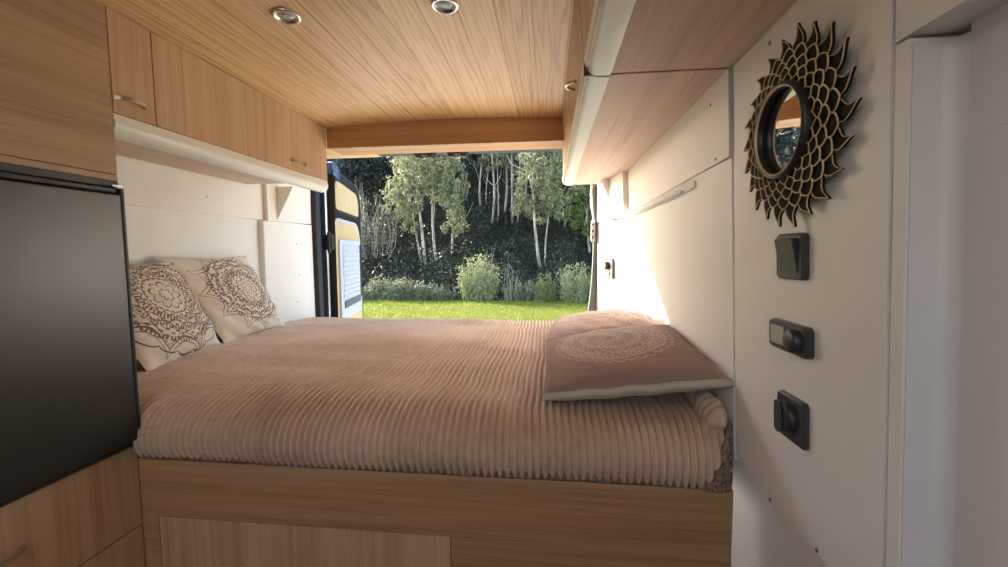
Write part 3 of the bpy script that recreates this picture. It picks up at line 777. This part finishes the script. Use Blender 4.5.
def wl_(cy, cz_, prof, mat, name, par, n=30, cap=True):
    b = nb(); lathe(b, prof, W(cy, cz_, 0), (-1, 0, -.043), n, cap=cap); return obj(name, b, M[mat], par, smooth=True, sharp=40)
wl_(cy-.026, cz0, [(.0185, .011), (.0185, .016), (.0165, .0215), (.015, .0225), (.003, .023)], 'greyplas2', 'knob', th)
for a in (-.6, -.9, -1.2, -1.5): wl_(cy-.026+.0215*math.cos(a)*.9, cz0+.0215*math.sin(a)*.9, [(.0014, .0118), (.0014, .0128)], 'blindwhite', 'tick_mark', th, 8)
sk = thing('power_socket', 'dark grey round flip-lid socket plate, lowest of the three wall fittings', 'socket', (.39, .69, -.31))
cy, cz0 = .684, -.266
obj('plate', wplate(cy, cz0, .074, .073, .007, (0, .006, .009), (0, 0, .003)), M['greyplas'], sk, sharp=30)
wl_(cy+.004, cz0+.002, [(.0255, .008), (.0255, .015), (.0235, .018), (.021, .0192), (.003, .0195)], 'greyplas2', 'round_cover', sk)
bm = nb(); prism(bm, rrect(.018, .052, .008), lambda a, c_, d: W(cy+.009+a, cz0+.001+c_, d), .016, .0225); obj('lid_tab', bm, M['greyplas'], sk)
# small socket on the rear pillar
A = Vector((.381, 1.985, 0)); Bv = Vector((.266, 2.335, 0)); dd_ = (Bv-A).normalized(); nn_ = Vector((-dd_.y, dd_.x, 0)); nn_ = nn_ if nn_.x < 0 else -nn_
def RP(a, c_, d): 
    p = A+dd_*(.222+a)+nn_*d; return (p.x, p.y, -.085+c_)
rs = thing('pillar_socket', 'small grey socket with round knob on the sunlit right rear pillar', 'socket', tuple(RP(0, -.05, 0)))
bm = nb(); loops(bm, [[RP(a, c_, d) for a, c_ in rrect(.105, .105, .008)] for d in (0, .010)]); obj('plate', bm, M['greyplas'], rs)
bm = nb(); lathe(bm, [(.020, .009), (.020, .024), (.016, .028), (.002, .028)], RP(.0, .014, 0), nn_, 24); obj('knob', bm, M['greyplas2'], rs, smooth=True, sharp=40)
bm = nb(); prism(bm, rrect(.05, .022, .005), lambda a, c_, d: RP(a, c_-.028, d), .009, .014); obj('slot', bm, M['steel'], rs)
bm = nb(); lathe(bm, [(.005, .0), (.005, .002), (.002, .003)], RP(.0, .12, 0), nn_, 12); obj('screw', bm, M['screwcap'], rs, smooth=True)

# ------------------------------------------------------------------ outdoors
def gz(x, y):
    x = np.asarray(x, float); y = np.asarray(y, float)
    up = np.clip(y-17.6, 0, 40)
    h = .50*up*(1-np.exp(-up/3.5))
    side = np.clip((x+.60*y+4.5)/9.0, 0, 1); side = side*side*(3-2*side)
    bump = .35*np.sin(x*.9+y*.4)*np.sin(y*.7-x*.3)*np.clip(up/4, 0, 1)
    return -2.04+.25*np.clip((-x-2)/8, 0, 1)*0+h*side+bump*side
gx, gy = np.meshgrid(np.linspace(-70, 45, 150), np.concatenate([np.linspace(-20, 14, 18), np.linspace(15, 60, 90)]))
sel = gz(gx, gy)
V = np.stack([gx, gy, sel], -1).reshape(-1, 3); F = gridfaces(150, 108)
cen = V[F].mean(1); mi = np.where(cen[:, 1] > 16.9, 1, np.where(cen[:, 1] < 8, 2, 0))
gr = fastmesh('ground', V, F, None, mats=[M['turf'], M['hill'], M['bounce']], mi=mi); gr['kind'] = 'structure'

def quads(P, U_, V_):
    """leaf quads: centre, half-axis vectors"""
    n = len(P); A_ = np.stack([P-U_, P-V_*.9+U_*.1, P+U_, P+V_*.9+U_*.1], 1).reshape(-1, 3)
    return A_, np.arange(4*n).reshape(n, 4)
def rv(n):
    v = rng.normal(size=(n, 3)); return v/np.linalg.norm(v, axis=1)[:, None]
def leaves(blobs, size, droop=0., asp=.35, shell=.45):
    Ps, Us, Vs = [], [], []
    for (cx, cy, cz_, rx, ry, rz, n) in blobs:
        n = int(n); d = rv(n); rad = (shell+(1-shell)*rng.random(n)**.6)[:, None]
        # clumpy: pull the leaves to sub-centres
        k = max(5, n//48); sub = rv(k)*np.array([rx, ry, rz])*1.0*rng.random((k, 1))**.4
        own = rng.integers(0, k, n)
        p = np.array([cx, cy, cz_])+sub[own]+d*rad*np.array([rx, ry, rz])*.25*(.6+.9*rng.random(k))[own][:, None]
        u = rv(n); u[:, 2] -= droop; u /= np.linalg.norm(u, axis=1)[:, None]
        w = np.cross(u, rv(n)); w /= np.linalg.norm(w, axis=1)[:, None]+1e-6
        s = size*(.6+.8*rng.random(n))[:, None]
        Ps.append(p); Us.append(u*s); Vs.append(w*s*asp)
    return quads(np.concatenate(Ps), np.concatenate(Us), np.concatenate(Vs))
def polyline(p0, p1, n=7, wig=.12):
    p0, p1 = np.array(p0, float), np.array(p1, float); L = []
    a = rng.normal(size=3)*wig; b_ = rng.normal(size=3)*wig*.6
    for i in range(n):
        t_ = i/(n-1); L.append(tuple(p0+(p1-p0)*t_+a*math.sin(PI*t_)+b_*math.sin(2*PI*t_)))
    return L
def tree(name, label, x, y, trunks, blobs, mat, size, bark='bark', droop=.5, asp=.35, cat='tree', group=None, crown='foliage'):
    z = float(gz(x, y)); t = thing(name, label, cat, (x, y, z), group)
    for tr in trunks:            # (dx, dy, top_dx, top_dy, top_z, radius)
        b = nb(); p = polyline((x+tr[0], y+tr[1], z-.15), (x+tr[2], y+tr[3], tr[4]), 9, .13)
        tube(b, p, list(np.linspace(tr[5], tr[5]*.35, 9)), 7)
        for bi in range(len(tr) > 6 and tr[6] or 0):
            q = p[rng.integers(3, 8)]; e = (q[0]+rng.normal()*.7, q[1]+rng.normal()*.5, q[2]+.7+rng.random()*1.1)
            tube(b, polyline(q, e, 5, .08), list(np.linspace(tr[5]*.4, tr[5]*.12, 5)), 5)
        obj('trunk', b, M[bark], t, smooth=True)
    V, F = leaves(blobs, size, droop, asp)
    fastmesh(crown, V, F, M[mat], t, smooth=False); return t

# lit eucalyptus group
tree('eucalyptus_tree', 'pale green eucalyptus on several thin pale trunks, brightest crown left of the middle', -6.6, 22,
     [(-.1, 0, -.55, 0, 5.6, .10, 3), (-.35, .2, -1.5, 0, 4.6, .07, 3), (.55, -.1, .35, 0, 5.4, .085, 3), (1.3, .2, 1.35, .1, 4.6, .07, 3)],
     [(-7.1, 22, 4.9, 1.5, 1.4, 1.5, 2600), (-8.0, 21.8, 3.1, 1.0, 1.1, 1.2, 1500), (-6.2, 22, 3.5, 1.2, 1.2, 1.5, 2000), (-5.2, 21.9, 3.2, 1.0, 1.1, 1.8, 1500), (-5.6, 22, 5.2, 1.3, 1.2, 1.0, 900), (-7.4, 21.9, 1.9, .7, .7, .8, 500), (-5.0, 22, 1.4, .8, .8, 1.0, 500), (-6.6, 22, 6.8, 1.7, 1.4, 1.3, 1200)], 'euca', .115, droop=.7)
# right eucalyptus
tree('eucalyptus_tree', 'slender eucalyptus with a dense dark crown and bent pale trunk, right of the middle', -.45, 21,
     [(0, 0, -.35, 0, 5.4, .085, 5), (.25, .2, .5, .1, 4.9, .05, 3)],
     [(-.4, 21, 4.3, 1.4, 1.2, 1.3, 2400), (.5, 21, 3.4, 1.2, 1.1, 1.0, 1500), (-1.2, 21, 2.7, .9, .9, .9, 900), (-.1, 21, 2.2, 1.1, 1., .8, 1200), (0, 21, 6.1, 1.8, 1.4, 1.2, 1400), (1.1, 21, 4.6, 1.0, 1., .9, 700)], 'euca', .10, droop=.7)
# thin trunks behind
for i, (px_, yy_, lab, hh) in enumerate([(-3.6, 26, 'thin pale bare tree trunk, leftmost of those behind the central bush', 8.8), (-2.9, 27, 'thin pale bare tree trunk directly behind the central bush', 9.4), (-2.3, 26, 'thin pale bare tree trunk right of the central gap in the woods', 9.0), (-1.5, 27.5, 'thin pale tree trunk left of the slender eucalyptus', 9.6), (-9.5, 27, 'thin pale tree trunk between the brushy tree and the bright eucalyptus', 8.6), (-4.6, 28, 'thin pale tree trunk just right of the bright eucalyptus', 9.4), (-.2, 28, 'thin pale tree trunk behind the slender eucalyptus crown', 9.2), (.9, 27, 'thin pale tree trunk right of the slender eucalyptus', 8.8)]):
    tree('eucalyptus_tree', lab, px_, yy_, [(0, 0, .15, 0, hh-1.0, .085, 3), (.35, .2, .5, 0, hh-2., .05, 2)],
         [(px_, yy_, hh-1.6, 1.1, 1.0, 1.3, 900), (px_+.5, yy_, hh-3.2, .8, .8, .7, 350), (px_+.2, yy_, hh, 1.3, 1.0, 1.0, 500)], 'euca', .115, droop=.7, group='thin trees at the back')
# bright green trees on the right
tree('leafy_tree', 'bright green leafy tree at the right edge of the rear opening', 2.2, 23, [(0, 0, .1, 0, 4, .09, 3)],
     [(1.9, 23, 2.6, 1.3, 1.2, 1.4, 1900), (2.6, 23, 4.2, 1.6, 1.2, 1.4, 1400), (2.9, 23, 1.2, 1.3, 1.1, 1.0, 900)], 'brightg', .105, droop=.2, asp=.5)
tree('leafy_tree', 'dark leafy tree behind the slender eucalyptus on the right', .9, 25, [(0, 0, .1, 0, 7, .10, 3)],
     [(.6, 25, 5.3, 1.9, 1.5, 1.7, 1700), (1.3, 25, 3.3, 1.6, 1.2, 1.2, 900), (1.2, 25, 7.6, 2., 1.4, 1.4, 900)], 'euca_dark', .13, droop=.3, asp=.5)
# dark trees at left and back
lab = ['dark conifer just right of the open rear door', 'tall dark conifer behind the pale eucalyptus', 'dark conifer between eucalyptus and thin trunks', 'dark conifer far behind the thin trunks',
       'dark conifer behind the slender eucalyptus', 'dark conifer at the far right of the woods', 'dark conifer left of the open rear door', 'tall dark conifer at the back left', 'tall dark conifer at the back centre', 'tall dark conifer at the back right']
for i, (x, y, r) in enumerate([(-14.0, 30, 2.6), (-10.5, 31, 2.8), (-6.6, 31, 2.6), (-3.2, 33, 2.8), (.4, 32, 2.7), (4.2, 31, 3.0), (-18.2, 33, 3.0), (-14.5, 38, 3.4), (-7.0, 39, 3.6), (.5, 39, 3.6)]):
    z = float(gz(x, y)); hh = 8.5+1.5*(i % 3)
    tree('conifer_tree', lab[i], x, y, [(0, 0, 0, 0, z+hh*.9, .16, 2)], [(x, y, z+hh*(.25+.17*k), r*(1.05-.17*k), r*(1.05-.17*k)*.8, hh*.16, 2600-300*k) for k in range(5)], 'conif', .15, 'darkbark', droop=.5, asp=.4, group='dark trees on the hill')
# bare brushy tree at the left
def brush(name, label, x, y, n, h, spread, mat='twig', leaf=None, cat='shrub', rad=.012, lsize=.05, nl=600, group=None):
    z = float(gz(x, y)); t = thing(name, label, cat, (x, y, z), group); b = nb()
    tips = []
    for i in range(n):
        a = rng.random()*2*PI; s_ = spread*rng.random()**.5
        e = (x+s_*math.cos(a), y+s_*math.sin(a)*.7, z+h*(.55+.45*rng.random())); e = (e[0], e[1], z+h*(.25+.75*rng.random()*(1-.45*(s_/spread)**2))); p = polyline((x+.72*s_*math.cos(a), y+.5*s_*math.sin(a), z-.05), e, 6, .12*h*.3)
        tube(b, p, list(np.linspace(rad, rad*.3, 6)), 4); tips += p[1:]
        for _ in range(3):
            q = p[rng.integers(2, 5)]; tube(b, polyline(q, (q[0]+rng.normal()*.22*h*.3, q[1]+rng.normal()*.2*h*.3, q[2]+.28*h*rng.random()), 4, .03), [rad*.5, rad*.4, rad*.3, rad*.2], 3)
    obj('branches', b, M[mat], t)
    if leaf:
        tips = np.array(tips); k = rng.integers(0, len(tips), nl); P = tips[k]+rng.normal(size=(nl, 3))*.11*np.array([1, 1, .8])*h*.5
        P[:, 2] = np.maximum(P[:, 2], z+.02)
        u = rv(nl); w = np.cross(u, rv(nl)); w /= np.linalg.norm(w, axis=1)[:, None]; s_ = lsize*(.6+.8*rng.random(nl))[:, None]
        V, F = quads(P, u*s_, w*s_*.45); fastmesh('foliage', V, F, M[leaf], t, smooth=False)
    return t
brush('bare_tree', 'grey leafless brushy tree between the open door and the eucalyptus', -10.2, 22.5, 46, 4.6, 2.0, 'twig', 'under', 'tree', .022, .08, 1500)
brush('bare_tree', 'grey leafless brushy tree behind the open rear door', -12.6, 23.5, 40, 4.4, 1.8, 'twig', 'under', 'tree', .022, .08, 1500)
# bushes along the far edge of the grass
brush('bush', 'tall pale yellow-green wispy bush in the middle of the meadow edge', -2.95, 17.2, 90, 1.95, .85, 'twig', 'bushy', 'bush', .010, .050, 6500)
brush('dry_plant', 'dry bare stalks standing right of the tall wispy bush', -1.55, 17.1, 9, 2.1, .35, 'twig', 'bushy', 'plant', .014, .03, 160)
brush('dry_plant', 'dry seed stalks rising behind the tall wispy bush', -2.5, 17.8, 7, 2.5, .35, 'twig', 'bushy', 'plant', .012, .03, 260)
brush('bush', 'green shrub right of the dry stalks, narrow and upright', -.15, 16.7, 34, 1.25, .42, 'twig', 'brightg', 'bush', .009, .045, 2200)
brush('bush', 'yellowish tall shrub at the right side of the rear opening', 1.15, 16.8, 70, 1.75, .75, 'twig', 'bushy', 'bush', .010, .05, 4200)
brush('bush', 'yellowish shrub at the far right beside the van pillar', 2.3, 16.6, 60, 1.9, .8, 'twig', 'bushy', 'bush', .010, .05, 3600)
brush('bush', 'low dark shrub between the wispy bush and the upright green shrub', -1.1, 17.3, 50, .95, .75, 'twig', 'hedge', 'bush', .009, .045, 2600)
hl = ['low scrubby hedge bush next to the open rear door', 'low scrubby hedge bush below the brushy tree', 'low scrubby hedge bush, middle of the left row', 'low scrubby hedge bush below the eucalyptus', 'low scrubby hedge bush touching the tall wispy bush', 'low scrubby hedge bush left of the open rear door']
for i, (x, y, h_) in enumerate([(-8.6, 17.0, .85), (-7.5, 17.3, 1.0), (-6.5, 17.1, 1.05), (-5.6, 17.2, .95), (-4.6, 17.3, .75), (-10.0, 17.2, 1.0)]):
    brush('hedge_bush', hl[i], x, y, 46, h_, .72, 'twig', 'hedge', 'bush', .009, .05, 3000, group='low hedge at the meadow edge')
# undergrowth on the slope (nobody could count it)
n = 95000
x = rng.uniform(-24, 9, n); y = 17.7+rng.random(n)**1.2*20; keep = x > -.6*y-6; x, y = x[keep], y[keep]; n = len(x)
cl = np.clip(np.sin(x*1.7+y*.9)*np.sin(y*1.3-x*.6)+.35, .05, 1)
P = np.stack([x, y, gz(x, y)+rng.random(n)**1.3*cl*2.1], -1); u = rv(n); w = np.cross(u, rv(n)); w /= np.linalg.norm(w, axis=1)[:, None]; s_ = (.045+.07*rng.random(n))[:, None]
V, F = quads(P, u*s_, w*s_*.45)
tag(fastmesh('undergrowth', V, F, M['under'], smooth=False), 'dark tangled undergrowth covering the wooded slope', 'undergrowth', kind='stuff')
# grass blades
n = 60000
y = 9.5+7.6*rng.random(n); x = rng.uniform(-1, 1, n)*5.6-3.3-(y-13)*.25
hb = .035+.05*rng.random(n); a = rng.random(n)*2*PI; w_ = .008+.006*rng.random(n)
z = gz(x, y)
bx = np.stack([np.cos(a)*w_, np.sin(a)*w_, np.zeros(n)], -1); base = np.stack([x, y, z], -1); tip = base+np.stack([rng.normal(size=n)*.03, rng.normal(size=n)*.03, hb], -1)
V = np.stack([base-bx, base+bx, tip], 1).reshape(-1, 3)
tag(fastmesh('meadow_grass', V, np.arange(3*n).reshape(n, 3), M['grass'], smooth=False), 'short sunlit green grass of the meadow behind the van', 'grass', kind='stuff')

# ------------------------------------------------------------------ light
w = bpy.data.worlds.new('World'); S.world = w; w.use_nodes = True; nt = w.node_tree
sky = nt.nodes.new('ShaderNodeTexSky'); sky.sky_type = 'NISHITA'; sky.sun_disc = False; sky.sun_elevation = math.radians(21); sky.sun_rotation = math.atan2(-1.65, 1.0); sky.air_density = 1.0; sky.dust_density = 1.5
nt.links.new(sky.outputs[0], nt.nodes['Background'].inputs[0]); nt.nodes['Background'].inputs[1].default_value = .6
sl = bpy.data.lights.new('sun', 'SUN'); sl.energy = 12; sl.angle = math.radians(.6); sl.color = (1, .95, .86)
so = bpy.data.objects.new('sun', sl); COL.objects.link(so); so.rotation_euler = Vector((-1.65, 1.0, .748)).to_track_quat('Z', 'Y').to_euler(); so.location = (-6, 6, 8)
def area(name, loc, target, sx, sy, e, col):
    l = bpy.data.lights.new(name, 'AREA'); l.shape = 'RECTANGLE'; l.size = sx; l.size_y = sy; l.energy = e; l.color = col
    o = bpy.data.objects.new(name, l); COL.objects.link(o); o.location = (loc[0], loc[1], loc[2]+ZC)
    o.rotation_euler = (Vector(loc)-Vector(target)).to_track_quat('Z', 'Y').to_euler(); return o
area('front_fill', (-.45, -1.7, .15), (-.45, 1.5, .35), 1.5, .8, 1.6, (1, .93, .88))  # added fill lamp behind the viewer, brightens the interior
area('overhead_fill', (-.45, -.45, .555), (-.45, -.40, -1), .5, .5, 2.6, (1, .96, .95))  # added lamp out of view overhead, lifts the side walls

# ------------------------------------------------------------------ camera
f = 413.; cx, cy = 504, 283.5
vy = Vector((549-cx, -(252-cy), -f)).normalized()
vx = -Vector((-3300-cx, -(270-cy), -f)).normalized(); vx = (vx-vy*vx.dot(vy)).normalized(); vz = vx.cross(vy)
R = Matrix((vx, vy, vz))
cd = bpy.data.cameras.new('camera'); cam = bpy.data.objects.new('camera', cd); COL.objects.link(cam)
cam.matrix_world = Matrix.Translation((0, 0, ZC)) @ R.to_4x4()
cd.sensor_width = 36; cd.lens = f/1008*36; cd.clip_start = .02; cd.clip_end = 500
S.camera = cam
S.view_settings.view_transform = 'Standard'; S.view_settings.look = 'None'; S.view_settings.gamma = 1; S.view_settings.use_curve_mapping = False
S.view_settings.exposure = 1.0
